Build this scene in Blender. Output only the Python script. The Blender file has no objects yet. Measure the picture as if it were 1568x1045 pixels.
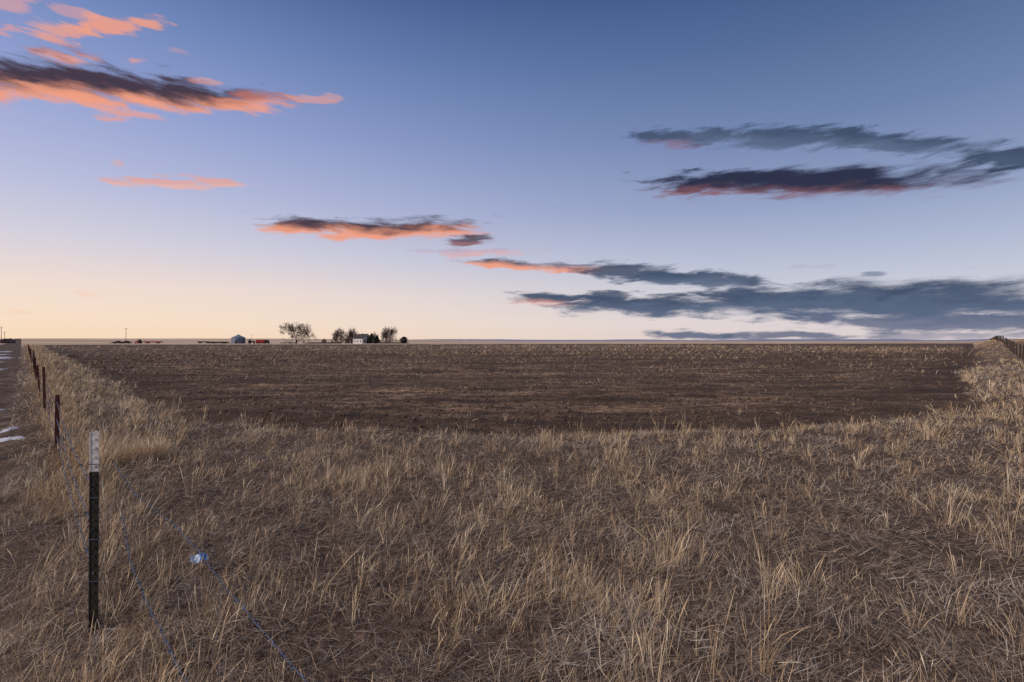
import bpy, math, random
import numpy as np
from mathutils import Vector, Matrix
random.seed(7); rng=np.random.default_rng(7)
S=bpy.context.scene; COL=S.collection
S.view_settings.view_transform='Standard'
try: S.view_settings.look='None'
except: pass
S.view_settings.exposure=0

def lin(c):
    c=c/255.0
    return c/12.92 if c<=0.04045 else ((c+0.055)/1.055)**2.4
def RGB(r,g,b): return (lin(r),lin(g),lin(b),1.0)

# ------------------------------------------------------------ noise
TAB=rng.random((256,256))
def vnoise(x,y,sc,ox=0,oy=0):
    x=x*sc+ox+1000.5; y=y*sc+oy+1000.5
    xi=np.floor(x).astype(int); yi=np.floor(y).astype(int)
    fx=x-xi; fy=y-yi; fx=fx*fx*(3-2*fx); fy=fy*fy*(3-2*fy)
    a=TAB[xi&255,yi&255]; b=TAB[(xi+1)&255,yi&255]; c=TAB[xi&255,(yi+1)&255]; d=TAB[(xi+1)&255,(yi+1)&255]
    return (a*(1-fx)+b*fx)*(1-fy)+(c*(1-fx)+d*fx)*fy-0.5
def fbm(x,y,sc,o=3,ox=0):
    v=0;a=1.0
    for i in range(o):
        v=v+a*vnoise(x,y,sc,ox+17.3*i,ox*0.7+9.1*i); sc*=2.03; a*=0.5
    return v
def sstep(a,b,x):
    t=np.clip((x-a)/(b-a),0,1); return t*t*(3-2*t)
def smin(a,b,k):
    h=np.clip(0.5+0.5*(b-a)/k,0,1); return b*(1-h)+a*h-k*h*(1-h)

# ------------------------------------------------------------ layout of the land
def sL(x,y): return (x+9.5)*.731+(y-13.4)*.682
def sR(x,y): return -(x-23.5)*.743+(y-26.0)*.669
def sF(x,y): return (x+2.5)*.722+(y-3.07)*.692   # fence line
def field_sd(x,y):
    wob=fbm(x,y,0.35,3,5)*0.9+fbm(x,y,1.7,2,15)*0.5
    s=smin(smin(sL(x,y),y-9.9,2.8),sR(x,y),4.0)
    far=(300+0.25*x-y)*0.5
    return np.minimum(s+wob,far)
def H(x,y,fine=True):
    r=np.sqrt(x*x+y*y)
    fs=field_sd(x,y); f=sstep(-0.6,0.6,fs)
    z=fbm(x,y,0.12,2,31)*0.10*sstep(2,12,r)
    z=z+fbm(x,y,0.9,2,11)*0.05
    if fine:
        z=z+fbm(x,y,5.0,3,77)*0.035*(1-f)+ (fbm(x,y*1.0,3.2,3,55)*0.075+fbm(x*0.12,y,1.8,2,91)*0.12)*f
    z=z-0.10*f
    sr=sR(x,y)
    bank=sstep(1.0,-6.0,sr)*sstep(45,170,r)*(x>0)
    z=z+bank*(2.1+0.5*fbm(x,y,0.05,2,8))
    z=z+0.12*np.exp(-((sr+2.5)/2.0)**2)*sstep(10,25,r)*(x>0)
    sf=sF(x,y)
    z=z-0.12*sstep(-0.15,-0.9,sf)
    z=z+0.08*np.exp(-((sf-0.9)/0.8)**2)*sstep(5,12,r)
    z=z+sstep(360,1000,y)*sstep(100,-500,x)*6.5
    z=z+sstep(900,2500,y)*fbm(x,y,0.0016,2,3)*2.0
    return z
def Hs(x,y): return float(H(np.array([x],float),np.array([y],float))[0])

# ------------------------------------------------------------ material helpers
def new_mat(name):
    m=bpy.data.materials.new(name); m.use_nodes=True
    nt=m.node_tree; nt.nodes.clear()
    out=nt.nodes.new('ShaderNodeOutputMaterial'); b=nt.nodes.new('ShaderNodeBsdfPrincipled')
    nt.links.new(b.outputs[0],out.inputs[0]); b.inputs['Roughness'].default_value=0.85
    b.inputs['Specular IOR Level'].default_value=0.2
    return m,nt,b,out
class NB:
    def __init__(s,nt): s.nt=nt
    def n(s,t,**k):
        nd=s.nt.nodes.new(t)
        for a,v in k.items(): setattr(nd,a,v)
        return nd
    def put(s,sock,v):
        if isinstance(v,bpy.types.NodeSocket): s.nt.links.new(v,sock)
        else: sock.default_value=v
    def m(s,op,a,b=None,c=None,clamp=False):
        nd=s.n('ShaderNodeMath',operation=op); nd.use_clamp=clamp
        s.put(nd.inputs[0],a)
        if b is not None: s.put(nd.inputs[1],b)
        if c is not None: s.put(nd.inputs[2],c)
        return nd.outputs[0]
    def mix(s,f,a,b,bt='MIX'):
        nd=s.n('ShaderNodeMixRGB',blend_type=bt); s.put(nd.inputs[0],f); s.put(nd.inputs[1],a); s.put(nd.inputs[2],b); return nd.outputs[0]
    def ss(s,a,b,x):
        nd=s.n('ShaderNodeMapRange',interpolation_type='SMOOTHSTEP'); s.put(nd.inputs[0],x); nd.inputs[1].default_value=a; nd.inputs[2].default_value=b
        return nd.outputs[0]
    def noise(s,vec,scale,detail=3,rough=0.55,col=False,dist=0):
        nd=s.n('ShaderNodeTexNoise'); s.put(nd.inputs['Vector'],vec); nd.inputs['Scale'].default_value=scale
        nd.inputs['Detail'].default_value=detail; nd.inputs['Roughness'].default_value=rough; nd.inputs['Distortion'].default_value=dist
        return nd.outputs[1 if col else 0]
    def mapping(s,vec,loc=(0,0,0),rot=(0,0,0),sc=(1,1,1),t='POINT'):
        nd=s.n('ShaderNodeMapping',vector_type=t); s.put(nd.inputs[0],vec)
        nd.inputs[1].default_value=loc; nd.inputs[2].default_value=rot; nd.inputs[3].default_value=sc
        return nd.outputs[0]
    def ramp(s,f,stops,interp='LINEAR'):
        nd=s.n('ShaderNodeValToRGB'); s.put(nd.inputs[0],f); cr=nd.color_ramp; cr.interpolation=interp
        while len(cr.elements)<len(stops): cr.elements.new(0.5)
        for e,(p,c) in zip(cr.elements,stops): e.position=p; e.color=c
        return nd.outputs[0]
    def attr(s,name):
        nd=s.n('ShaderNodeAttribute'); nd.attribute_name=name; return nd.outputs['Fac']

def simple(name,col,rough=0.7,metal=0,var=0.25,scale=3.0):
    m,nt,b,out=new_mat(name); N=NB(nt)
    tc=N.n('ShaderNodeTexCoord').outputs['Object']
    nz=N.noise(tc,scale,4,0.6)
    dark=tuple(c*(1-var) for c in col[:3])+(1,); lite=tuple(min(1,c*(1+var)) for c in col[:3])+(1,)
    nt.links.new(N.ramp(nz,[(0.3,dark),(0.7,lite)]),b.inputs['Base Color'])
    b.inputs['Roughness'].default_value=rough; b.inputs['Metallic'].default_value=metal
    return m

# ------------------------------------------------------------ mesh helper
def mesh_np(name,V,F,mats,attrs=None,smooth=False,mi=None,parent=None):
    me=bpy.data.meshes.new(name); V=np.asarray(V,np.float32); F=np.asarray(F,np.int32)
    nv=len(V); nf=len(F); k=F.shape[1]
    me.vertices.add(nv); me.vertices.foreach_set('co',V.ravel())
    me.loops.add(nf*k); me.loops.foreach_set('vertex_index',F.ravel())
    me.polygons.add(nf); me.polygons.foreach_set('loop_start',np.arange(0,nf*k,k,dtype=np.int32))
    try: me.polygons.foreach_set('loop_total',np.full(nf,k,dtype=np.int32))
    except: pass
    if smooth: me.polygons.foreach_set('use_smooth',np.ones(nf,dtype=bool))
    if mi is not None: me.polygons.foreach_set('material_index',np.asarray(mi,np.int32))
    for m in (mats if isinstance(mats,list) else [mats]): me.materials.append(m)
    me.update(calc_edges=True)
    if attrs:
        for a,v in attrs.items():
            at=me.attributes.new(a,'FLOAT','POINT'); at.data.foreach_set('value',np.asarray(v,np.float32))
    o=bpy.data.objects.new(name,me); COL.objects.link(o)
    if parent: o.parent=parent
    return o
def empty(name,loc=(0,0,0),rz=0):
    e=bpy.data.objects.new(name,None); e.location=loc; e.rotation_euler=(0,0,rz); COL.objects.link(e); return e
class MB:
    def __init__(s): s.v=[]; s.f=[]; s.mi=[]
    def add(s,vs,fs,mi=0,M=None):
        o=len(s.v)
        for p in vs:
            p=Vector(p)
            if M is not None: p=M@p
            s.v.append(tuple(p))
        for f in fs: s.f.append([i+o for i in f]); s.mi.append(mi)
    def box(s,c,d,mi=0,M=None,taper=1.0):
        x,y,z=c; a,b,h=d[0]/2,d[1]/2,d[2]/2; t=taper
        vs=[(x-a,y-b,z-h),(x+a,y-b,z-h),(x+a,y+b,z-h),(x-a,y+b,z-h),(x-a*t,y-b*t,z+h),(x+a*t,y-b*t,z+h),(x+a*t,y+b*t,z+h),(x-a*t,y+b*t,z+h)]
        s.add(vs,[(3,2,1,0),(4,5,6,7),(0,1,5,4),(1,2,6,5),(2,3,7,6),(3,0,4,7)],mi,M)
    def prism(s,poly,y0,y1,mi=0,M=None):
        n=len(poly); vs=[(p[0],y0,p[1]) for p in poly]+[(p[0],y1,p[1]) for p in poly]
        fs=[tuple(range(n)),tuple(range(2*n-1,n-1,-1))]+[(i,i+n,(i+1)%n+n,(i+1)%n) for i in range(n)]
        s.add(vs,fs,mi,M)
    def cyl(s,p0,p1,r0,r1,n=12,mi=0,caps=True):
        p0=Vector(p0);p1=Vector(p1);d=(p1-p0).normalized()
        u=d.orthogonal().normalized(); w=d.cross(u)
        vs=[];
        for p,r in((p0,r0),(p1,r1)):
            for i in range(n):
                a=2*math.pi*i/n; vs.append(p+u*math.cos(a)*r+w*math.sin(a)*r)
        fs=[(i,(i+1)%n,(i+1)%n+n,i+n) for i in range(n)]
        if caps: fs+= [tuple(range(n-1,-1,-1)),tuple(range(n,2*n))]
        s.add(vs,fs,mi)
    def obj(s,name,mats,parent=None,loc=None,rz=None):
        me=bpy.data.meshes.new(name); me.from_pydata(s.v,[],s.f)
        for m in (mats if isinstance(mats,list) else [mats]): me.materials.append(m)
        me.polygons.foreach_set('material_index',s.mi); me.update()
        o=bpy.data.objects.new(name,me); COL.objects.link(o)
        if parent: o.parent=parent
        if loc: o.location=loc
        if rz is not None: o.rotation_euler=(0,0,rz)
        return o

# ------------------------------------------------------------ GROUND
n=760
t=np.linspace(-1,1,n); a_=2.2; b_=math.asinh(7000/a_)
gx=a_*np.sinh(b_*t); gy=a_*np.sinh(b_*t)+5.0
X,Y=np.meshgrid(gx,gy); X=X.ravel(); Y=Y.ravel()
Z=H(X,Y)
idx=np.arange(n*n).reshape(n,n)
F=np.stack([idx[:-1,:-1],idx[:-1,1:],idx[1:,1:],idx[1:,:-1]],-1).reshape(-1,4)
m,nt,b,out=new_mat('ground_soil_and_straw'); N=NB(nt)
pos=N.n('ShaderNodeNewGeometry').outputs['Position']
fd=N.attr('field_sd'); rd=N.attr('fence_sd')
n1=N.noise(pos,2.2,5,0.6); n2=N.noise(pos,14,5,0.65); n3=N.noise(pos,70,3,0.6)
gcol=N.ramp(n2,[(0.30,RGB(48,36,30)),(0.5,RGB(80,62,51)),(0.68,RGB(128,105,87))])
gcol=N.mix(N.m('MULTIPLY',N.ss(0.5,0.75,n1),0.5),gcol,RGB(112,93,78))
gcol=N.mix(N.m('MULTIPLY',N.ss(0.52,0.64,n3),0.4),gcol,RGB(165,144,122))
st=N.mapping(pos,rot=(0,0,0.05),sc=(0.16,1.0,1.0))
f1=N.noise(st,1.5,6,0.68); f2=N.noise(N.mapping(pos,sc=(0.35,1,1)),9.0,4,0.65); fL=N.noise(N.mapping(pos,sc=(0.08,0.6,1)),0.25,4,0.6)
fs_=N.m('ADD',N.m('MULTIPLY',f1,0.65),N.m('MULTIPLY',f2,0.35))
fcol=N.ramp(fs_,[(0.38,RGB(58,44,35)),(0.48,RGB(86,67,53)),(0.57,RGB(128,102,81)),(0.68,RGB(186,156,127))])
fcol=N.mix(N.m('MULTIPLY',N.ss(0.46,0.62,fL),0.6),fcol,RGB(72,56,45))
fcol=N.mix(N.m('MULTIPLY',N.ss(4.5,0.8,fd),0.5),fcol,RGB(66,51,41))
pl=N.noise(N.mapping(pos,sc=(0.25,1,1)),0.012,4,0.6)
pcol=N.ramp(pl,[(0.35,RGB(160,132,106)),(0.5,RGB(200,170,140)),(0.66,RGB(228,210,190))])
base=N.mix(N.ss(-0.45,0.45,N.m('ADD',fd,N.m('MULTIPLY',N.m('SUBTRACT',n1,0.5),1.6))),gcol,fcol)
sep=N.n('ShaderNodeSeparateXYZ'); nt.links.new(pos,sep.inputs[0])
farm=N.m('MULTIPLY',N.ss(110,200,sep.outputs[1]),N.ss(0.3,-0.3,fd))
tcol=N.ramp(n1,[(0.3,RGB(54,42,36)),(0.5,RGB(84,67,56)),(0.65,RGB(118,99,85))])
trk=N.m('MULTIPLY',N.ss(-0.15,-0.5,rd),N.ss(-9.0,-7.0,rd))
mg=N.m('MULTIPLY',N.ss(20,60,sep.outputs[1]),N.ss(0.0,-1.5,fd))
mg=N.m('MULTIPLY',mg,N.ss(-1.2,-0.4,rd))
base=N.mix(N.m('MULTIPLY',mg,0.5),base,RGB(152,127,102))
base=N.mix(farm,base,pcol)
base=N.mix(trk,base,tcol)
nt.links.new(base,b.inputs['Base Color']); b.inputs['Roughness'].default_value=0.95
bh=N.m('ADD',N.m('MULTIPLY',n2,0.6),N.m('MULTIPLY',n3,0.25))
bp=N.n('ShaderNodeBump'); bp.inputs['Strength'].default_value=0.9; bp.inputs['Distance'].default_value=0.05
nt.links.new(bh,bp.inputs['Height']); nt.links.new(bp.outputs[0],b.inputs['Normal'])
mesh_np('ground',np.stack([X,Y,Z],-1),F,m,{'field_sd':np.clip(field_sd(X,Y),-50,50),'fence_sd':np.clip(sF(X,Y),-60,60)},smooth=True)

# ------------------------------------------------------------ GRASS
def straw_mat(name,stops):
    m,nt,b,out=new_mat(name); N=NB(nt)
    c=N.ramp(N.attr('rnd'),stops)
    nt.links.new(c,b.inputs['Base Color']); b.inputs['Roughness'].default_value=0.75
    return m
def blades(x,y,L,W,az,th0,th1,rnd,segs=3,head=None,z0=None):
    n=len(x); z=H(x,y) if z0 is None else z0
    P=np.stack([x,y,z-0.01],-1); d=np.stack([np.cos(az),np.sin(az),np.zeros(n)],-1)
    ya=az+np.pi/2+rng.normal(0,0.9,n); wv=np.stack([np.cos(ya),np.sin(ya),rng.normal(0,0.3,n)],-1)
    rows=[]
    for k in range(segs+1):
        t=k/segs
        if head is None: w=W*(1-0.7*t**1.6)
        else:
            prof_h=[0.6,0.5,0.45,1.9,0.4][min(4,int(round(t*4)))]
            w=W*np.where(head,prof_h,1-0.85*t**1.6)
        rows.append(P-wv*(w/2)[:,None]); rows.append(P+wv*(w/2)[:,None])
        th=th0+(th1-th0)*((k+0.5)/segs); s=(L/segs)
        P=P+d*(np.sin(th)*s)[:,None]; P[:,2]+=np.cos(th)*s
    V=np.stack(rows,1).reshape(-1,3); m=2*(segs+1)
    base=np.arange(n)*m
    fs=[np.stack([base+2*k,base+2*k+1,base+2*k+3,base+2*k+2],-1) for k in range(segs)]
    Fq=np.stack(fs,1).reshape(-1,4)
    return V,Fq,np.repeat(rnd,m)
def polar(nn,r0,r1,p,half=60):
    u=rng.random(nn); e=2-p
    r=(r0**e+u*(r1**e-r0**e))**(1/e) if abs(e)>1e-3 else r0*(r1/r0)**u
    a=np.radians(rng.uniform(-half,half,nn)); return r*np.sin(a),r*np.cos(a),r
tan_st=[(0.0,RGB(118,91,69)),(0.3,RGB(180,150,117)),(0.65,RGB(214,186,149)),(1.0,RGB(238,219,190))]
grey_st=[(0.0,RGB(80,65,55)),(0.35,RGB(136,117,101)),(0.7,RGB(190,170,149)),(1.0,RGB(230,215,198))]
tan=straw_mat('dry_grass_straw',tan_st); grey=straw_mat('matted_grass_straw',grey_st)

def clumps(cx,cy,per,hmean,spread,hs=None,wscale=1.0,lean=0.35,hdp=0.35,roff=0.0,leank=0.25):
    nc=len(cx); cnt=rng.poisson(per*rng.uniform(0.4,1.8,nc),nc)+2; ci=np.repeat(np.arange(nc),cnt); n=len(ci)
    r=np.sqrt(cx*cx+cy*cy)[ci]
    sp=spread*(0.5+rng.random(nc))[ci]
    a=rng.uniform(0,2*np.pi,n); rr=np.abs(rng.normal(0,1,n))*sp
    x=cx[ci]+np.cos(a)*rr; y=cy[ci]+np.sin(a)*rr
    hc=(0.4+0.95*rng.random(nc)**1.3)*hmean
    if hs is not None: hc=hc*hs
    L=hc[ci]*rng.uniform(0.35,1.15,n)
    W=(0.0018+0.0012*rng.random(n))*wscale*np.maximum(1,r/6)
    windc=0.5+rng.normal(0,1.4,nc)
    az=np.where(rng.random(n)<0.6,a,windc[ci]+rng.normal(0,0.5,n))
    leanc=np.clip(rng.normal(0,leank,nc),0,0.8)[ci]
    th0=np.abs(rng.normal(0.12,0.2,n))+leanc; th1=th0+np.abs(rng.normal(lean,0.35,n))
    hd=rng.random(n)<hdp
    rnd=np.clip(rng.normal(0.5+roff,0.18,n)+rng.normal(0,0.15,nc)[ci],0,1)
    return blades(x,y,L,W,az,th0,th1,rnd,4,hd)
def join(name,parts,mat):
    V=[];Fq=[];R=[];o=0
    for v,f,r in parts: V.append(v);Fq.append(f+o);R.append(r);o+=len(v)
    return mesh_np(name,np.concatenate(V),np.concatenate(Fq),mat,{'rnd':np.concatenate(R)})

def right_thin(x,y,r): return 1-0.75*sstep(0.1,0.75,x/np.maximum(y,0.1))*sstep(14,5,r)
x,y,r=polar(46000,1.7,60,1.5)
fs=field_sd(x,y); sf=sF(x,y)
pa=fbm(x,y,2.2,3,40)*0.9+0.22*fbm(x,y,0.4,2,60)
dens=0.09+0.80*sstep(-0.05,0.40,pa)
dens=dens*right_thin(x,y,r)*(0.8+0.3*np.exp(-((fs+1.6)/1.8)**2))
dens=dens*np.where(fs>-0.4,np.exp(-(fs+0.4)/0.7),1.0)
keep=(fs<2.5)&(sf>-0.35)&(rng.random(len(x))<dens*0.62)
p1=clumps(x[keep],y[keep],10,0.24,0.055,hs=0.8+0.4*np.clip(pa[keep],-0.2,0.6),lean=0.38)
x,y,r=polar(4200,2.3,40,1.35)
fs=field_sd(x,y); k=(fs<0.3)&(sF(x,y)>0.3)&(rng.random(len(x))<0.36*right_thin(x,y,r)*(0.4+1.2*sstep(-0.1,0.3,fbm(x,y,0.9,2,81))))
p2=clumps(x[k],y[k],17,0.36,0.06,lean=0.26,hdp=0.5,roff=0.05,leank=0.2)
join('dry_grass',[p1,p2],tan)
# fence-line strip
u=rng.random(5200); dist=-3.5+ (160**0.5*u)**(1/0.5)
off=0.04+0.12*sstep(3,7,dist)+rng.normal(0.0,0.20+0.08*sstep(4,1,dist),5200)*(1+np.maximum(dist,0)*0.01)+0.012*np.maximum(dist,0)
x=-2.5-.692*dist+.722*off; y=3.07+.722*dist+.692*off
k=(field_sd(x,y)<0)&(off>-0.55+0.45*sstep(3,7,dist))&(rng.random(5200)<0.2+0.9*sstep(-0.15,0.3,fbm(x,y,1.4,2,21)))
k&=~((np.hypot(x+2.42,y-2.93)<0.25))
join('tall_fence_grass',[clumps(x[k],y[k],12,0.35,0.07,lean=0.33,hs=0.8+0.05*sstep(1,6,dist[k]))],tan)
u=rng.random(5200); dist=5+ (300**0.45*u)**(1/0.45); wd=0.8+np.clip((dist-5)*0.3,0,2.6)+np.minimum(dist*0.02,3)
off=0.35+wd*rng.random(5200)
x=-2.5-.692*dist+.722*off; y=3.07+.722*dist+.692*off
k=(field_sd(x,y)<-0.1)&(rng.random(5200)<0.15+1.0*sstep(-0.1,0.3,fbm(x,y,1.1,2,25)))
join('margin_grass',[clumps(x[k],y[k],12,0.29,0.09,roff=0.10)],tan)
u=rng.random(3400); dist=-20+(380**0.5*u)**2; off=-rng.random(3400)**0.8*(7+np.maximum(dist,0)*0.05)
x=22.5+.669*dist+.743*(-off); y=26.5+.743*dist+.669*off
k=(y>9)&(field_sd(x,y)<-0.05)&(rng.random(3400)<0.08+0.5*sstep(-0.05,0.35,fbm(x,y,0.9,3,65)))
join('bank_grass',[clumps(x[k],y[k],10,0.24,0.14,roff=-0.18)],tan)
def litter(name,nn,r0,r1,p,mat,cond,Lm,th=(1.15,1.65),hz=0.045):
    x,y,r=polar(nn,r0,r1,p); k=cond(x,y,r); x,y,r=x[k],y[k],r[k]; n=len(x)
    L=Lm*rng.uniform(0.4,1.5,n)*np.maximum(1,r/18); W=(0.0018+0.0013*rng.random(n))*np.maximum(1,r/6)
    az=fbm(x,y,0.8,2,70)*5+rng.normal(0,1.3,n)
    th0=rng.uniform(th[0]-0.3,th[1],n); th1=th0+rng.normal(0.08,0.18,n)
    rnd=np.clip(rng.normal(0.45,0.27,n)+0.3*fbm(x,y,1.6,2,44),0,1)
    V,Fq,R=blades(x,y,L,W,az,th0,th1,rnd,2,None,H(x,y)+rng.uniform(0,hz,n))
    return mesh_np(name,V,Fq,mat,{'rnd':R})
litter('matted_grass',580000,1.4,45,1.45,grey,lambda x,y,r:(field_sd(x,y)<0.3)&(sF(x,y)>-0.5)&(rng.random(len(x))<0.36+0.6*sstep(-0.35,0.3,fbm(x,y,2.6,3,19))),0.12)
litter('short_grass',140000,1.4,40,1.5,tan,lambda x,y,r:(field_sd(x,y)<0.6*rng.random(len(x)))&(sF(x,y)>-0.5)&(rng.random(len(x))<0.14+0.75*sstep(-0.25,0.45,fbm(x,y,2.2,3,40)*0.9+0.22*fbm(x,y,0.4,2,60))),0.12,th=(0.5,1.2))
litter('field_stubble',220000,8,190,1.75,tan,lambda x,y,r:(field_sd(x,y)>0.0)&(rng.random(len(x))<(0.04+1.6*np.clip(fbm(x*0.13,y,1.1,3,49)+0.5*fbm(x*0.2,y,0.15,2,12),0,1))*(0.3+0.7*sstep(0.5,5,field_sd(x,y)))),0.10,th=(0.9,1.6))
litter('track_grass',38000,1.6,60,1.4,grey,lambda x,y,r:(sF(x,y)<-0.3)&(rng.random(len(x))<0.36+1.4*fbm(x,y,1.2,2,33)-0.35*sstep(7,11,r)),0.13,th=(0.5,1.4))

def clods(name,nn,mat):
    x,y,r=polar(nn,8.5,90,1.6); k=field_sd(x,y)>0; x,y,r=x[k],y[k],r[k]; n=len(x)
    base=np.array([(1,0,0),(-1,0,0),(0,1,0),(0,-1,0),(0,0,1),(0,0,-1)],float)
    tri=np.array([(0,2,4),(2,1,4),(1,3,4),(3,0,4),(2,0,5),(1,2,5),(3,1,5),(0,3,5)])
    s=rng.uniform(0.012,0.05,n)*np.maximum(1,r/25)
    V=base[None]*s[:,None,None]*rng.uniform(0.6,1.3,(n,6,1)); V[:,:,2]*=0.7
    a=rng.uniform(0,6.28,n); c,sn=np.cos(a)[:,None],np.sin(a)[:,None]
    vx=V[:,:,0]*c-V[:,:,1]*sn; vy=V[:,:,0]*sn+V[:,:,1]*c
    V=np.stack([vx+x[:,None],vy+y[:,None],V[:,:,2]+H(x,y)[:,None]+s[:,None]*0.3],-1).reshape(-1,3)
    Fq=(np.arange(n)[:,None,None]*6+tri[None]).reshape(-1,3)
    return mesh_np(name,V,Fq,mat)
clods('soil_clods',20000,simple('soil_clod',RGB(88,69,55),0.95,0,0.3,2.0))

# ------------------------------------------------------------ FENCES
green=simple('t_post_paint',RGB(58,54,46),0.6,0.1,0.4,12)
white=simple('t_post_white_top',RGB(222,212,202),0.6,0,0.2,25)
rust=simple('rusty_steel',RGB(100,60,48),0.8,0.1,0.35,14)
wirem=simple('galvanised_wire',RGB(88,94,112),0.5,0.3,0.25,30)
woodm=simple('weathered_post_wood',RGB(70,58,50),0.9,0,0.3,9)
def t_post(name,x,y,hgt,body,top=None,rz=0.0,tilt=(0,0),s=1.0):
    z=Hs(x,y)-0.05; H_=hgt+0.05
    mb=MB(); fw=0.042*s; th=0.006*s; dp=0.036*s; cut=H_-0.2*hgt if top else H_
    def seg(z0,z1,mi):
        zz=(z0+z1)/2; h=z1-z0
        mb.box((0,0,zz),(fw,th,h),mi)
        mb.box((0,th/2+dp/2,zz),(th,dp,h),mi)
        mb.box((-fw/2,-0.002*s,zz),(0.005*s,0.009*s,h),mi); mb.box((fw/2,-0.002*s,zz),(0.005*s,0.009*s,h),mi)
    seg(0,cut,0)
    if top: seg(cut,H_,1)
    k=0.12
    while k<H_-0.03:
        mb.box((0,-th/2-0.005*s,k),(0.016*s,0.010*s,0.010*s),0 if k<cut else 1,taper=0.6); k+=0.054
    for c in (0.35,0.6,0.85,1.05):
        if c<H_-0.03: mb.cyl((-fw/2-0.004,-0.012,c),(fw/2+0.004,-0.012,c-0.004),0.003,0.003,6,2)
    o=mb.obj(name,[body,white,wirem],loc=(x,y,z),rz=rz); o.rotation_euler=(tilt[0],tilt[1],rz); return o
def ray(px,d): return ((px-784)/784*d)
t_post('fence_t_post',-2.51,3.07,1.19,green,white,rz=0.35,tilt=(0.0,0.005),s=0.98)
fx=[(-2.51,3.07)]
P=[(-6.67,7.5,0.95)]
for i in range(1,22): P.append((-6.67-4.18*i,7.5+4.4*i,1.05+0.05*math.sin(i*2.3)))
for i,(px_,py_,hh) in enumerate(P):
    t_post('fence_t_post',px_,py_,hh,rust,None,rz=0.7+random.uniform(-.3,.3),tilt=(random.uniform(-.05,.05),random.uniform(-.06,.04)),s=1.1); fx.append((px_,py_))
def wire(name,pts,r=0.0016,barb=True,mat=wirem):
    cu=bpy.data.curves.new(name,'CURVE'); cu.dimensions='3D'; cu.bevel_depth=r; cu.bevel_resolution=1
    sp=cu.splines.new('POLY'); sp.points.add(len(pts)-1)
    for p,q in zip(sp.points,pts): p.co=(*q,1)
    if barb:
        acc=0
        for a,b2 in zip(pts[:-1],pts[1:]):
            a=Vector(a);b2=Vector(b2); L=(b2-a).length; 
            if a.length>14: break
            acc+=L
            if acc>0.12:
                acc=0
                for k in range(2):
                    dv=Vector((random.uniform(-1,1),random.uniform(-1,1),random.uniform(-1,1))).normalized()*0.016
                    s2=cu.splines.new('POLY'); s2.points.add(1); s2.points[0].co=(*(a-dv),1); s2.points[1].co=(*(a+dv),1)
    cu.materials.append(mat); o=bpy.data.objects.new(name,cu); COL.objects.link(o); return o
fw=empty('barbed_wire_fence')
for li,hh in enumerate((0.35,0.6,0.85)):
    pts=[]
    for (a,b2) in zip(fx[:-1],fx[1:]):
        for k in range(12):
            t_=k/12; xx=a[0]+(b2[0]-a[0])*t_; yy=a[1]+(b2[1]-a[1])*t_
            za=Hs(*a);zb=Hs(*b2)
            pts.append((xx,yy,za+(zb-za)*t_+hh-0.08*math.sin(math.pi*t_)+random.uniform(-.004,.004)))
    w=wire('wire_%d'%(li+1),pts,0.0032); w.parent=fw
def fallen(name,ctrl,lift):
    pts=[]
    c=[Vector(p) for p in ctrl]
    for a,b2 in zip(c[:-1],c[1:]):
        L=(b2-a).length; nn=max(2,int(L/0.04))
        for k in range(nn):
            p=a.lerp(b2,k/nn); pts.append((p.x+random.uniform(-.004,.004),p.y+random.uniform(-.004,.004),Hs(p.x,p.y)*0.3+lift+p.z+random.uniform(-.003,.003)))
    return wire(name,pts,0.0038)
fallen('barbed_wire',[(-5.4,6.9,0),(-3.95,5.35,0.0),(-3.0,4.5,0),(-2.35,3.85,0),(-1.85,3.3,0),(-1.02,2.45,0),(-0.3,1.7,0),(0.4,1.0,0)],0.16)
fallen('barbed_wire',[(-3.5,4.6,0.05),(-2.8,3.75,0),(-2.2,3.1,0),(-1.62,2.5,0),(-0.9,1.8,0),(-0.2,1.0,0)],0.14)
rf=empty('bank_fence'); mb=MB(); rp=[]
for i in range(44):
    dd=38+i*4.0*(1+0.03*i); px_=54.0+(dd-55)*0.925
    z=Hs(px_,dd); rp.append((px_,dd,z)); 
    mb.cyl((px_,dd,z-0.1),(px_+random.uniform(-.08,.08),dd,z+1.3+random.uniform(-.08,.08)),0.075,0.065,7,0)
mb.obj('posts',woodm,parent=rf)
for k,hh in enumerate((0.4,0.75,1.05)):
    w=wire('wire_%d'%(k+1),[(p[0],p[1],p[2]+hh) for p in rp],0.009,False); w.parent=rf

# ------------------------------------------------------------ SNOW PATCHES
snowm,nt,b,out=new_mat('old_snow'); N=NB(nt)
tc=N.n('ShaderNodeTexCoord').outputs['Object']; nt.links.new(N.ramp(N.noise(tc,6,4),[(0.3,RGB(145,146,156)),(0.7,RGB(198,200,210))]),b.inputs['Base Color'])
def patch(name,cx,cy,rx,ry,rot,mat,th=0.03):
    rings=7;seg=48; V=[];Fq=[]
    ph=random.uniform(0,50)
    for i in range(rings+1):
        for j in range(seg):
            a=2*math.pi*j/seg; k=i/rings
            rr=k*(1+1.5*float(fbm(np.array([math.cos(a)*1.6+ph]),np.array([math.sin(a)*1.6]),1.6,4)[0]))
            lx=math.cos(a)*rx*rr; ly=math.sin(a)*ry*rr
            x=cx+lx*math.cos(rot)-ly*math.sin(rot); y=cy+lx*math.sin(rot)+ly*math.cos(rot)
            V.append((x,y,Hs(x,y)+th*(1-k**2)-(0.03 if i==rings else 0)+0.012+0.02*float(fbm(np.array([x]),np.array([y]),4.0,2,61)[0])))
    for i in range(rings):
        for j in range(seg):
            Fq.append((i*seg+j,i*seg+(j+1)%seg,(i+1)*seg+(j+1)%seg,(i+1)*seg+j))
    mesh_np(name,V,Fq,mat,smooth=True)
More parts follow.
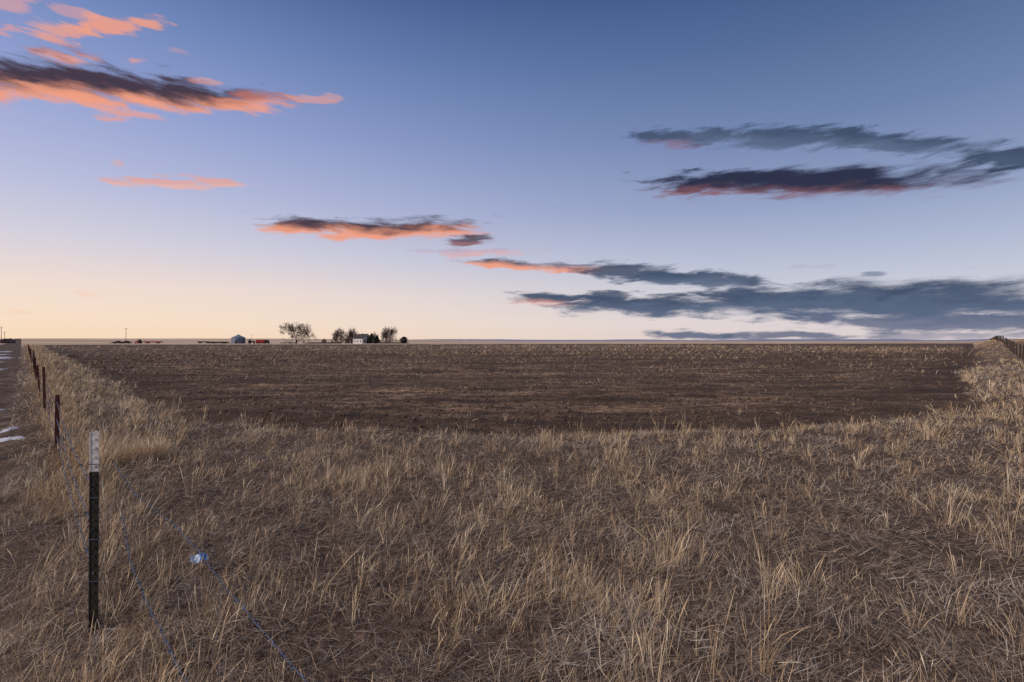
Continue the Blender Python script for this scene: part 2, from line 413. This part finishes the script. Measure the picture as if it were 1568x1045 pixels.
for (d_,o_,rx,ry,ro) in [(10.5,-0.55,0.26,0.18,2.6),(9.1,-0.47,0.30,0.10,2.9),(9.75,-0.8,0.12,0.10,2.0),(15.5,-0.9,0.25,0.2,2.2),(27,-1.6,0.5,0.5,2.7),(43,-1.7,1.5,0.8,2.4),(62,-2.6,1.6,1.0,2.6),(76,-1.7,4,0.9,2.5),(97,-3.6,4,1.4,2.7),(123,-2.4,6,1.4,2.33)]:
    patch('snow_patch',-2.5-.692*d_+.722*o_,3.07+.722*d_+.692*o_,rx,ry,ro,snowm)

# ------------------------------------------------------------ LITTER
def wrapper(name,x,y,w,l,rz,m1,m2):
    nx,ny=9,6; vs=[]
    for j in range(ny):
        for i in range(nx):
            u=(i/(nx-1)-.5)*l; v=(j/(ny-1)-.5)*w
            pinch=1-0.35*abs(u/l*2)**3
            z=0.02*math.cos(v/w*3.0)+random.uniform(-.006,.006)+0.012*math.sin(u*60)
            vs.append((u+random.uniform(-.004,.004),v*pinch,z))
    fs=[]
    for j in range(ny-1):
        for i in range(nx-1):
            fs.append((j*nx+i,j*nx+i+1,(j+1)*nx+i+1,(j+1)*nx+i))
    me=bpy.data.meshes.new(name); me.from_pydata(vs,[],fs); me.materials.append(m1); me.materials.append(m2)
    for p in me.polygons: 
        p.material_index=1 if (p.index%(nx-1)) in (4,5,6) else 0
    o=bpy.data.objects.new(name,me); COL.objects.link(o); o.location=(x,y,Hs(x,y)+0.10); o.rotation_euler=(0.5,0.1,rz)
    so=o.modifiers.new('s','SOLIDIFY'); so.thickness=0.002
    return o
wb=simple('wrapper_blue_print',RGB(60,112,180),0.35,0,0.1,8); ww=simple('wrapper_white_film',RGB(200,212,226),0.35,0,0.08,8)
wrapper('plastic_wrapper',ray(305,3.85),3.85,0.075,0.115,0.6,ww,wb)
wrapper('plastic_wrapper',ray(247,7.9),7.9,0.09,0.12,1.5,ww,ww)

# ------------------------------------------------------------ BARE TREES
bark=simple('winter_bark',RGB(78,62,60),0.9,0,0.25,0.8); bark2=simple('twig_bark',RGB(84,66,68),0.9,0,0.2,0.8)
def bare_tree(name,x,y,hgt,wid,seed,trunks=1,depth=6,thick=1.0,minr=0.03):
    rs=random.Random(seed); segs=[]
    def grow(p,d,L,r,lv):
        steps=3; q=p
        for k in range(steps):
            d=(d+Vector((rs.uniform(-1,1),rs.uniform(-1,1),rs.uniform(-.5,.7)))*0.16).normalized()
            q2=q+d*(L/steps); r2=r*(0.86 if k<steps-1 else 0.8); segs.append((q,q2,r,r2,lv)); q=q2; r=r2
            if lv<depth and (k>0 or lv==0) and rs.random()<0.6:
                side=d.orthogonal(); side.rotate(Matrix.Rotation(rs.uniform(0,6.28),3,d))
                grow(q,(d*0.6+side*0.85).normalized(),L*(1.1 if lv==0 else 0.62),r*0.55,lv+1)
        if lv<depth:
            for k in range(rs.choice((2,3))):
                side=d.orthogonal(); side.rotate(Matrix.Rotation(rs.uniform(0,6.28),3,d))
                nd=(d*0.85+side*rs.uniform(0.45,0.85)+Vector((0,0,0.06))).normalized()
                grow(q,nd,L*rs.uniform(0.7,0.9)*(1.25 if lv==0 else 1),r*0.68,lv+1)
    for k in range(trunks):
        dd=Vector((rs.uniform(-.6,.6),rs.uniform(-.6,.6),1)).normalized() if trunks>1 else Vector((0,0,1))
        grow(Vector((rs.uniform(-1.6,1.6)*(trunks>1),rs.uniform(-1,1)*(trunks>1),0)),dd,hgt*0.16,hgt*0.028*thick,0)
    zs=[s[1].z for s in segs]; xs=[abs(s[1].x) for s in segs]; kz=hgt/np.percentile(zs,99.5); kx=wid/2/np.percentile(xs,98)
    V=[];Fq=[];MI=[]
    for a,b2,r1,r2,lv in segs:
        a=Vector((a.x*kx,a.y*kx,a.z*kz)); b2=Vector((b2.x*kx,b2.y*kx,b2.z*kz))
        d=(b2-a).normalized(); u=d.orthogonal().normalized(); w=d.cross(u); ns=6 if lv<2 else 3; o=len(V)
        r1=max(r1,minr);r2=max(r2,minr*0.8)
        for p,r in((a,r1),(b2,r2)):
            for i in range(ns):
                an=6.2832*i/ns; V.append(p+u*math.cos(an)*r+w*math.sin(an)*r)
        for i in range(ns): Fq.append((o+i,o+(i+1)%ns,o+(i+1)%ns+ns,o+i+ns)); MI.append(0 if lv<3 else 1)
    o=mesh_np(name,np.array([tuple(v) for v in V]),np.array(Fq),[bark,bark2],mi=MI)
    o.location=(x,y,Hs(x,y)-0.1); return o
D=340
def X_(px,d=D): return (px-784)/784*d
bare_tree('bare_tree',X_(454),D,13.8,18.5,3,1,6,1.6,0.045)
bare_tree('bare_tree',X_(513),D+8,10,11.5,5,4,5,0.9,0.04)
bare_tree('bare_tree',X_(533),D+12,10.4,9.5,8,4,5,0.9,0.035)
bare_tree('bare_tree',X_(591),D+5,11,13.5,11,4,5,1.0,0.045)
bare_tree('bare_tree',X_(556),D+30,8,7,14,2,5,0.8,0.025)
bare_tree('bare_tree',X_(492),D+5,3.4,4,15,3,4,0.7)
ev=simple('juniper_foliage',RGB(40,46,38),0.9,0,0.45,1.5)
def evergreen(name,x,y,h,w,seed,conical=True):
    rs=np.random.default_rng(seed); n=2600
    tt=rs.random(n)**(0.8); ang=rs.uniform(0,6.283,n)
    lobes=1+0.25*np.sin(ang*3+tt*9)+0.15*np.sin(ang*7+tt*23+seed)
    prof=(1-tt)**0.8 if conical else np.sqrt(np.clip(1-(2*tt-0.9)**2,0.02,1))
    R=w/2*prof*lobes*rs.uniform(0.45,1.05,n)
    C=np.stack([R*np.cos(ang),R*np.sin(ang),0.3+tt*(h-0.3)],-1)
    s=rs.uniform(0.12,0.32,n)
    A=rs.normal(size=(n,3)); A/=np.linalg.norm(A,axis=1)[:,None]; B=np.cross(A,rs.normal(size=(n,3))); B/=np.linalg.norm(B,axis=1)[:,None]
    V=np.stack([C-A*s[:,None],C+B*s[:,None]*0.5,C+A*s[:,None],C-B*s[:,None]*0.5],1).reshape(-1,3)
    par=empty(name,(x,y,Hs(x,y)))
    mesh_np('foliage',V,np.arange(4*n).reshape(-1,4),ev,parent=par)
    mb=MB(); mb.cyl((0,0,-0.1),(0,0,h*0.85),0.16,0.03,8); mb.obj('trunk',bark,parent=par)
evergreen('juniper_tree',X_(571),D-3,6.8,7.5,1); evergreen('juniper_tree',X_(577),D,5.5,5,4)
evergreen('juniper_tree',X_(620),D-3,4.6,4.8,2,False); evergreen('juniper_tree',X_(564),D+2,4.5,4,6,False)

# ------------------------------------------------------------ FARMHOUSE
wall=simple('white_clapboard',RGB(205,200,200),0.7,0,0.08,1.0); roof=simple('asphalt_shingle',RGB(72,64,66),0.9,0,0.2,2.0); glass=simple('window_glass',RGB(40,46,58),0.15,0,0.1,1)
red=simple('faded_red_paint',RGB(150,50,42),0.6,0,0.2,1.2); darkm=simple('dark_machinery',RGB(42,38,40),0.7,0.1,0.3,1.5); tyre=simple('rubber',RGB(30,28,28),0.9,0,0.2,3)
steel=simple('galvanised_steel',RGB(104,112,124),0.5,0.3,0.12,1.0); steel2=simple('galvanised_roof_steel',RGB(128,138,150),0.5,0.3,0.12,1.0)
def house(name,x,y,w,dp,h,rh,rz,wallm=wall,roofm=roof):
    e=empty(name,(x,y,Hs(x,y)),rz)
    mb=MB(); mb.prism([(-w/2,-.3),(w/2,-.3),(w/2,h),(0,h+rh),(-w/2,h)],-dp/2,dp/2); mb.obj('walls',wallm,parent=e)
    mb=MB(); ov=0.4
    for s in(-1,1):
        a=(s*(w/2+ov),h-ov*rh/(w/2)+0.03); b2=(0,h+rh+0.03)
        mb.prism([a,b2,(0,h+rh+0.2),(a[0],a[1]+0.17)],-dp/2-ov,dp/2+ov)
    mb.obj('roof',roofm,parent=e)
    mb=MB()
    for s in(-1,1):
        mb.box((s*w*0.27,-dp/2-0.02,1.6),(1.0,0.06,1.3))
        for k in(-.3,0,.3): mb.box((s*(w/2+0.02),k*dp,1.6),(0.06,1.0,1.3))
    mb.box((0,-dp/2-.02,h+rh*0.35),(0.8,0.06,0.9)); mb.obj('windows',glass,parent=e)
    mb=MB(); mb.box((0,-dp/2-.03,1.05),(1.0,0.08,2.1)); mb.obj('door',darkm,parent=e)
    mb=MB(); mb.box((w*0.15,dp*0.2,h+rh*0.9),(0.6,0.6,1.6)); mb.obj('chimney',roofm,parent=e)
    return e
house('farmhouse',X_(553),D+4,8,10,3.6,2.8,0.9)
house('farm_shed',X_(541),D+20,4.5,6,2.4,1.3,0.3)
house('distant_farm_building',X_(12,430),430,7,8,2.2,1.3,0.4,simple('shed_siding',RGB(90,78,74),0.8),roof)
# ------------------------------------------------------------ GRAIN BIN
e=empty('grain_bin',(X_(365),D,Hs(X_(365),D))); mb=MB(); R=4.2
for k in range(11):
    z0=k*0.36; mb.cyl((0,0,z0),(0,0,z0+0.18),R,R+0.05,28,0,False); mb.cyl((0,0,z0+0.18),(0,0,z0+0.36),R+0.05,R,28,0,False)
mb.obj('wall',steel,parent=e)
mb=MB(); mb.cyl((0,0,3.93),(0,0,5.9),R+0.2,0.5,28,0); mb.cyl((0,0,5.9),(0,0,6.2),0.55,0.4,12,0); mb.obj('roof',steel2,parent=e)
mb=MB(); mb.box((0.6,-R-0.05,1.2),(0.9,0.15,2.0)); 
for k in range(11): mb.box((2.2,-R*0.86-0.05,0.3+k*0.34),(0.45,0.05,0.05))
mb.obj('door_and_ladder',darkm,parent=e)
# ------------------------------------------------------------ MACHINERY
def wheels(mb,L,mi=1):
    for (x,y,r,w) in L:
        mb.cyl((x,y-w/2,r),(x,y+w/2,r),r,r,16,mi); mb.cyl((x,y-w/2-0.02,r),(x,y+w/2+0.02,r),r*0.5,r*0.5,12,0)
def tractor(name,x,y,rz,col):
    mb=MB()
    mb.box((1.5,0,1.35),(2.2,0.85,0.85),0,taper=0.9); mb.box((0.1,0,1.2),(1.2,1.0,0.7),0)
    mb.box((-0.35,0,2.1),(1.4,1.35,1.2),2,taper=0.9); mb.box((-0.35,0,2.78),(1.6,1.5,0.12),0)
    mb.cyl((1.7,0.25,1.7),(1.7,0.25,2.6),0.06,0.06,8,1)
    wheels(mb,[(-0.5,1.0,0.9,0.45),(-0.5,-1.0,0.9,0.45),(2.1,0.8,0.5,0.3),(2.1,-0.8,0.5,0.3)])
    for s in(-1,1): mb.box((-0.5,s*1.0,1.87),(1.5,0.5,0.08),0)
    return mb.obj(name,[col,tyre,glass],loc=(x,y,Hs(x,y)),rz=rz)
def wagon(name,x,y,rz,L,col,h=1.5):
    mb=MB(); mb.prism([(-L/2+.5,.95),(L/2-.5,.95),(L/2,0.95+h),(-L/2,0.95+h)],-1.15,1.15,0)
    mb.box((0,0,0.83),(L*0.95,0.5,0.2),1); mb.box((L/2+0.9,0,0.7),(1.9,0.12,0.12),1)
    for k in range(int(L)): mb.box((-L/2+0.75+k,-1.18,1.2+h/2),(0.08,0.06,h*0.8),1)
    wheels(mb,[(-L*.3,1.1,0.5,0.3),(-L*.3,-1.1,0.5,0.3),(L*.3,1.1,0.5,0.3),(L*.3,-1.1,0.5,0.3)])
    return mb.obj(name,[col,tyre,glass],loc=(x,y,Hs(x,y)),rz=rz)
def truck(name,x,y,rz,col):
    mb=MB(); mb.prism([(-2.7,.5),(2.7,.5),(2.7,1.05),(1.6,1.2),(1.0,1.85),(-0.6,1.85),(-0.8,1.15),(-2.7,1.15)],-0.95,0.95,0)
    mb.prism([(1.4,1.22),(0.95,1.78),(-0.5,1.78),(-0.6,1.22)],-0.965,0.965,2)
    wheels(mb,[(-1.7,.88,.4,.25),(-1.7,-.88,.4,.25),(1.8,.88,.4,.25),(1.8,-.88,.4,.25)])
    return mb.obj(name,[col,tyre,glass],loc=(x,y,Hs(x,y)),rz=rz)
tractor('tractor',X_(386),D-2,0.3,darkm); wagon('grain_wagon',X_(402),D-1,0.05,7,red,1.7); wagon('grain_wagon',X_(413),D-4,0.2,3.2,darkm,1.2)
wagon('grain_wagon',X_(393),D+4,0.0,5,red,1.0)
tractor('tractor',X_(213,350),350,3.0,red); wagon('flatbed_trailer',X_(234,352),352,0.0,12,red,0.5)
truck('pickup_truck',X_(180,345),345,0.1,darkm); truck('pickup_truck',X_(193,347),347,0.1,darkm)
wagon('farm_implement',X_(335,350),350,0.05,12,darkm,0.35); wagon('farm_implement',X_(312,380),380,0.0,9,darkm,0.5)
def pole(name,x,y,h):
    mb=MB(); mb.cyl((0,0,-.3),(0,0,h),0.17,0.12,8); mb.box((0,0,h-0.6),(2.2,0.12,0.14)); mb.box((0.0,0,h-1.4),(1.6,0.1,0.12))
    for k in(-.95,-.4,.4,.95): mb.cyl((k,0,h-.53),(k,0,h-.33),0.05,0.04,6)
    return mb.obj(name,woodm,loc=(x,y,Hs(x,y)))
pole('utility_pole',X_(193,400),400,12); pole('utility_pole',X_(2,380),380,12.5); pole('utility_pole',X_(7,470),470,10)
pole('utility_pole',X_(385,700),700,8); pole('utility_pole',X_(705,1100),1100,6)
mb=MB(); rs=random.Random(5)
for (p0,p1,dd,cn) in [(320,350,372,90),(430,452,356,40),(470,520,350,160),(545,625,352,240),(0,20,400,80),(170,200,400,60)]:
    for k in range(cn):
        px=rs.uniform(p0,p1); x=X_(px,dd); y=dd+rs.uniform(-3,3); z=Hs(x,y)
        for q in range(8):
            mb.cyl((x,y,z-.1),(x+rs.uniform(-.8,.8),y+rs.uniform(-.6,.6),z+rs.uniform(.4,1.1)),0.04,0.02,3,0,False)
mb.obj('scrub_bushes',bark2)
hm,nt,b,out=new_mat('distant_hills_haze_tint'); N=NB(nt)
tc=N.n('ShaderNodeTexCoord').outputs['Object']; nt.links.new(N.ramp(N.noise(tc,0.003,4),[(0.3,RGB(128,134,160)),(0.7,RGB(156,156,176))]),b.inputs['Base Color'])  # blue-grey distance haze put into the hills' base colour
V=[];Fq=[];xs=np.linspace(-1900,6500,260)
for i,xx in enumerate(xs):
    h=20+10*float(fbm(np.array([xx]),np.array([0.0]),0.0012,4,4)[0])*2
    h*=float(sstep(-1900,-900,xx))
    V+=[(xx,5200,-2),(xx,5600,max(h,0)),(xx,6600,-2)]
for i in range(len(xs)-1):
    for k in(0,1): Fq.append((i*3+k,(i+1)*3+k,(i+1)*3+k+1,i*3+k+1))
mesh_np('distant_hills',V,Fq,hm,smooth=True)

# ------------------------------------------------------------ SKY
SUN_AZ=math.radians(-125)
W=bpy.data.worlds.new('World'); S.world=W; W.use_nodes=True; nt=W.node_tree; nt.nodes.clear(); N=NB(nt)
try: W.cycles.sampling_method='NONE'
except Exception as ex: print(ex)
out=nt.nodes.new('ShaderNodeOutputWorld')
g=N.n('ShaderNodeTexCoord').outputs['Generated']; sp=N.n('ShaderNodeSeparateXYZ'); nt.links.new(g,sp.inputs[0])
az=N.m('ARCTAN2',sp.outputs[0],sp.outputs[1]); el=N.m('ARCSINE',N.m('MINIMUM',N.m('MAXIMUM',sp.outputs[2],-1.0),1.0))
def E(py): return math.atan((523-py)/784)
EM=math.pi/2
elN=N.m('DIVIDE',N.m('MAXIMUM',el,0.0),EM)
def rs_(lst): return [(max(0,E(p)/EM) if p is not None else 1.0,RGB(*c)) for p,c in lst]
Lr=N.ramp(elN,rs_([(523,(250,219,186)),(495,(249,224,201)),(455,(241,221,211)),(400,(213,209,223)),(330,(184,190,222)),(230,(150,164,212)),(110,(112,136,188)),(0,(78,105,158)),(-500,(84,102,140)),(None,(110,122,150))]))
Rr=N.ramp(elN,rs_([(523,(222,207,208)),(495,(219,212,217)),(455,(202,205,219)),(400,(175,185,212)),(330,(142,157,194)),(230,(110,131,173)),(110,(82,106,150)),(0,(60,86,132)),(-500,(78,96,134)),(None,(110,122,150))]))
azc=N.ss(-0.85,0.75,az)
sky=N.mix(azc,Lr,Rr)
cb=N.n('ShaderNodeCombineXYZ'); nt.links.new(az,cb.inputs[0]); nt.links.new(el,cb.inputs[1]); P0=cb.outputs[0]
wn=N.noise(N.mapping(P0,sc=(1,1.6,1)),9,2,0.55,col=True)
wv=N.n('ShaderNodeVectorMath',operation='SUBTRACT'); nt.links.new(wn,wv.inputs[0]); wv.inputs[1].default_value=(.5,.5,.5)
wm=N.n('ShaderNodeVectorMath',operation='MULTIPLY'); nt.links.new(wv.outputs[0],wm.inputs[0]); wm.inputs[1].default_value=(0.05,0.014,0)
wa=N.n('ShaderNodeVectorMath',operation='ADD'); nt.links.new(P0,wa.inputs[0]); nt.links.new(wm.outputs[0],wa.inputs[1]); PW=wa.outputs[0]
nf=N.noise(N.mapping(PW,sc=(1,5.0,1)),13,8,0.6); nfc=N.m('SUBTRACT',nf,0.5)
ng=N.noise(N.mapping(PW,loc=(3,7,0),sc=(1,4,1)),15,4,0.6); ngc=N.m('SUBTRACT',ng,0.5)
def AE(px,py):
    u=(px-784)/784; v=(523-py)/784; return math.atan(u),math.atan(v/math.sqrt(1+u*u))
OR=(240,160,132); PK=(232,164,148); DK=(70,58,74); GB=(86,101,130); GD=(62,78,106); NV=(42,46,72); RD=(142,92,98); PL=(178,162,186)
C=[
(-40,8,60,4,8,PK,PK,0,.55,1.3),
(30,46,150,50,13,OR,PK,0,.75,1.4),(90,42,250,36,10,OR,OR,0,.85,1.3),(70,20,150,26,6,PK,PK,0,.45,1.5),
(40,78,135,90,11,OR,(150,110,130),0.2,.8,1.4),(-20,44,30,46,6,OR,OR,0,.6,1.4),(195,93,225,97,4,OR,OR,0,.6,1.3),(255,78,300,84,5,PK,PK,0,.25,1.5),
(-130,104,250,136,27,OR,DK,-0.3,1,.8),(110,134,430,156,17,OR,DK,-0.2,1,.8),(330,156,445,158,12,OR,(190,120,112),0.1,.8,1.1),(0,140,200,160,11,OR,OR,0,.6,1.3),
(150,175,238,181,7,OR,PK,0,.7,1.3),(440,149,530,154,5,OR,PK,0,.55,1.4),(300,124,345,126,4,PK,PK,0,.5,1.3),
(165,278,378,281,6,(238,178,160),PK,0,.75,1.4),(230,264,300,270,5,PK,PK,0,.5,1.4),(172,248,192,250,3,PK,PK,0,.4,1.2),(110,450,150,452,5,(250,205,180),(250,205,180),0,.3,1.3),
(-20,478,70,482,4,(246,200,160),(244,206,174),0,.4,1.4),
(400,343,560,353,13,OR,DK,-0.1,1,.9),(480,352,740,346,14,OR,DK,-0.05,1,.7),
(690,370,755,366,7,RD,DK,0,.9,1.0),(655,388,810,385,6,(226,170,168),PL,0,.65,1.3),(715,402,810,408,7,OR,DK,0,.95,.9),(770,409,960,410,7,OR,(116,108,128),0.2,.9,1.0),
(870,410,1060,422,12,GD,GD,0,.92,.9),(960,424,1200,434,13,GB,GD,0,.95,.9),(1320,418,1365,420,4,GB,GB,0,.6,1.2),(1200,405,1290,406,4,PL,PL,0,.3,1.5),
(765,456,930,462,9,(214,152,142),GD,-0.3,.95,1.0),(840,466,1140,470,15,GB,GD,0,.98,.75),(880,452,985,454,7,GD,GD,0,.9,1.0),(1020,464,1440,461,22,GB,GD,0,.99,.55),(1130,460,1800,460,32,GB,GD,0.2,.99,.5),
(1200,492,1800,488,19,(104,113,140),GB,0,.9,.95),(1340,466,1420,438,9,GB,GD,0,.8,1.2),(985,510,1120,516,7,GB,GB,0,.9,.9),(1090,515,1320,517,6,GB,GB,0,.85,.9),(1280,513,1700,517,6,(128,130,154),GB,0,.6,1.2),
(965,208,1100,216,9,(136,116,146),GD,-0.4,.9,1.1),(1040,206,1350,210,14,GB,GD,0,.92,1.0),(1220,206,1550,228,13,GB,GD,0,.92,1.0),(1460,246,1660,244,14,GD,(60,72,100),0,.92,1.0),
(990,280,1200,280,17,RD,NV,-0.45,1,.9),(1040,277,1520,270,20,(130,86,96),NV,-0.45,1,.6),
]
cur=sky
for (x1,y1,x2,y2,ht,bc,tc_,spl,op,na) in C:
    a1,e1=AE(x1,y1); a2,e2=AE(x2,y2); ca,ce=(a1+a2)/2,(e1+e2)/2; L=math.hypot(a2-a1,e2-e1)/2; rot=math.atan2(e2-e1,a2-a1)
    um=((x1+x2)/2-784)/784; hh=ht/784/math.sqrt(1+um*um)
    mp=N.mapping(PW,loc=(ca,ce,0),rot=(0,0,rot),sc=(L*1.15,hh*1.35,1),t='TEXTURE')
    ln=N.n('ShaderNodeVectorMath',operation='LENGTH'); nt.links.new(mp,ln.inputs[0])
    dd=N.m('ADD',N.m('SUBTRACT',1.0,ln.outputs['Value']),N.m('MULTIPLY',nfc,na*2.8))
    al=N.m('MULTIPLY',N.ss(-0.05,0.62,dd),op)
    ys=N.n('ShaderNodeSeparateXYZ'); nt.links.new(mp,ys.inputs[0])
    f=N.ss(spl-0.5,spl+0.5,N.m('ADD',ys.outputs[1],N.m('MULTIPLY',ngc,1.6)))
    cc=N.mix(f,RGB(*bc),RGB(*tc_)); cur=N.mix(al,cur,cc)
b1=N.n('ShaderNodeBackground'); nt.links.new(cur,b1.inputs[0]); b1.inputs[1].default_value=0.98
ns=N.n('ShaderNodeTexSky'); ns.sky_type='NISHITA'; ns.sun_disc=False; ns.sun_elevation=math.radians(4); ns.sun_rotation=SUN_AZ
b2_=N.n('ShaderNodeBackground'); nt.links.new(ns.outputs[0],b2_.inputs[0]); b2_.inputs[1].default_value=0.003
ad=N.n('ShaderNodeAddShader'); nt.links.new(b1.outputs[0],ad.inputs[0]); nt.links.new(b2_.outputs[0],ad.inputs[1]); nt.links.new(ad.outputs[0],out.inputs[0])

# ------------------------------------------------------------ SUN (last glow)
ld=bpy.data.lights.new('sun','SUN'); ld.energy=2.6; ld.angle=math.radians(20); ld.color=(1.0,0.88,0.77)
lo=bpy.data.objects.new('sun',ld); COL.objects.link(lo)
el_s=math.radians(34)
dv=Vector((math.sin(SUN_AZ)*math.cos(el_s),math.cos(SUN_AZ)*math.cos(el_s),math.sin(el_s)))
lo.rotation_euler=(-dv).to_track_quat('-Z','Y').to_euler()
# ------------------------------------------------------------ CAMERA
cd=bpy.data.cameras.new('camera'); cd.lens=18; cd.sensor_width=36; cd.clip_end=20000; cd.clip_start=0.05
co=bpy.data.objects.new('camera',cd); COL.objects.link(co); co.location=(0,0,1.75); co.rotation_euler=(math.radians(90),0,0); S.camera=co
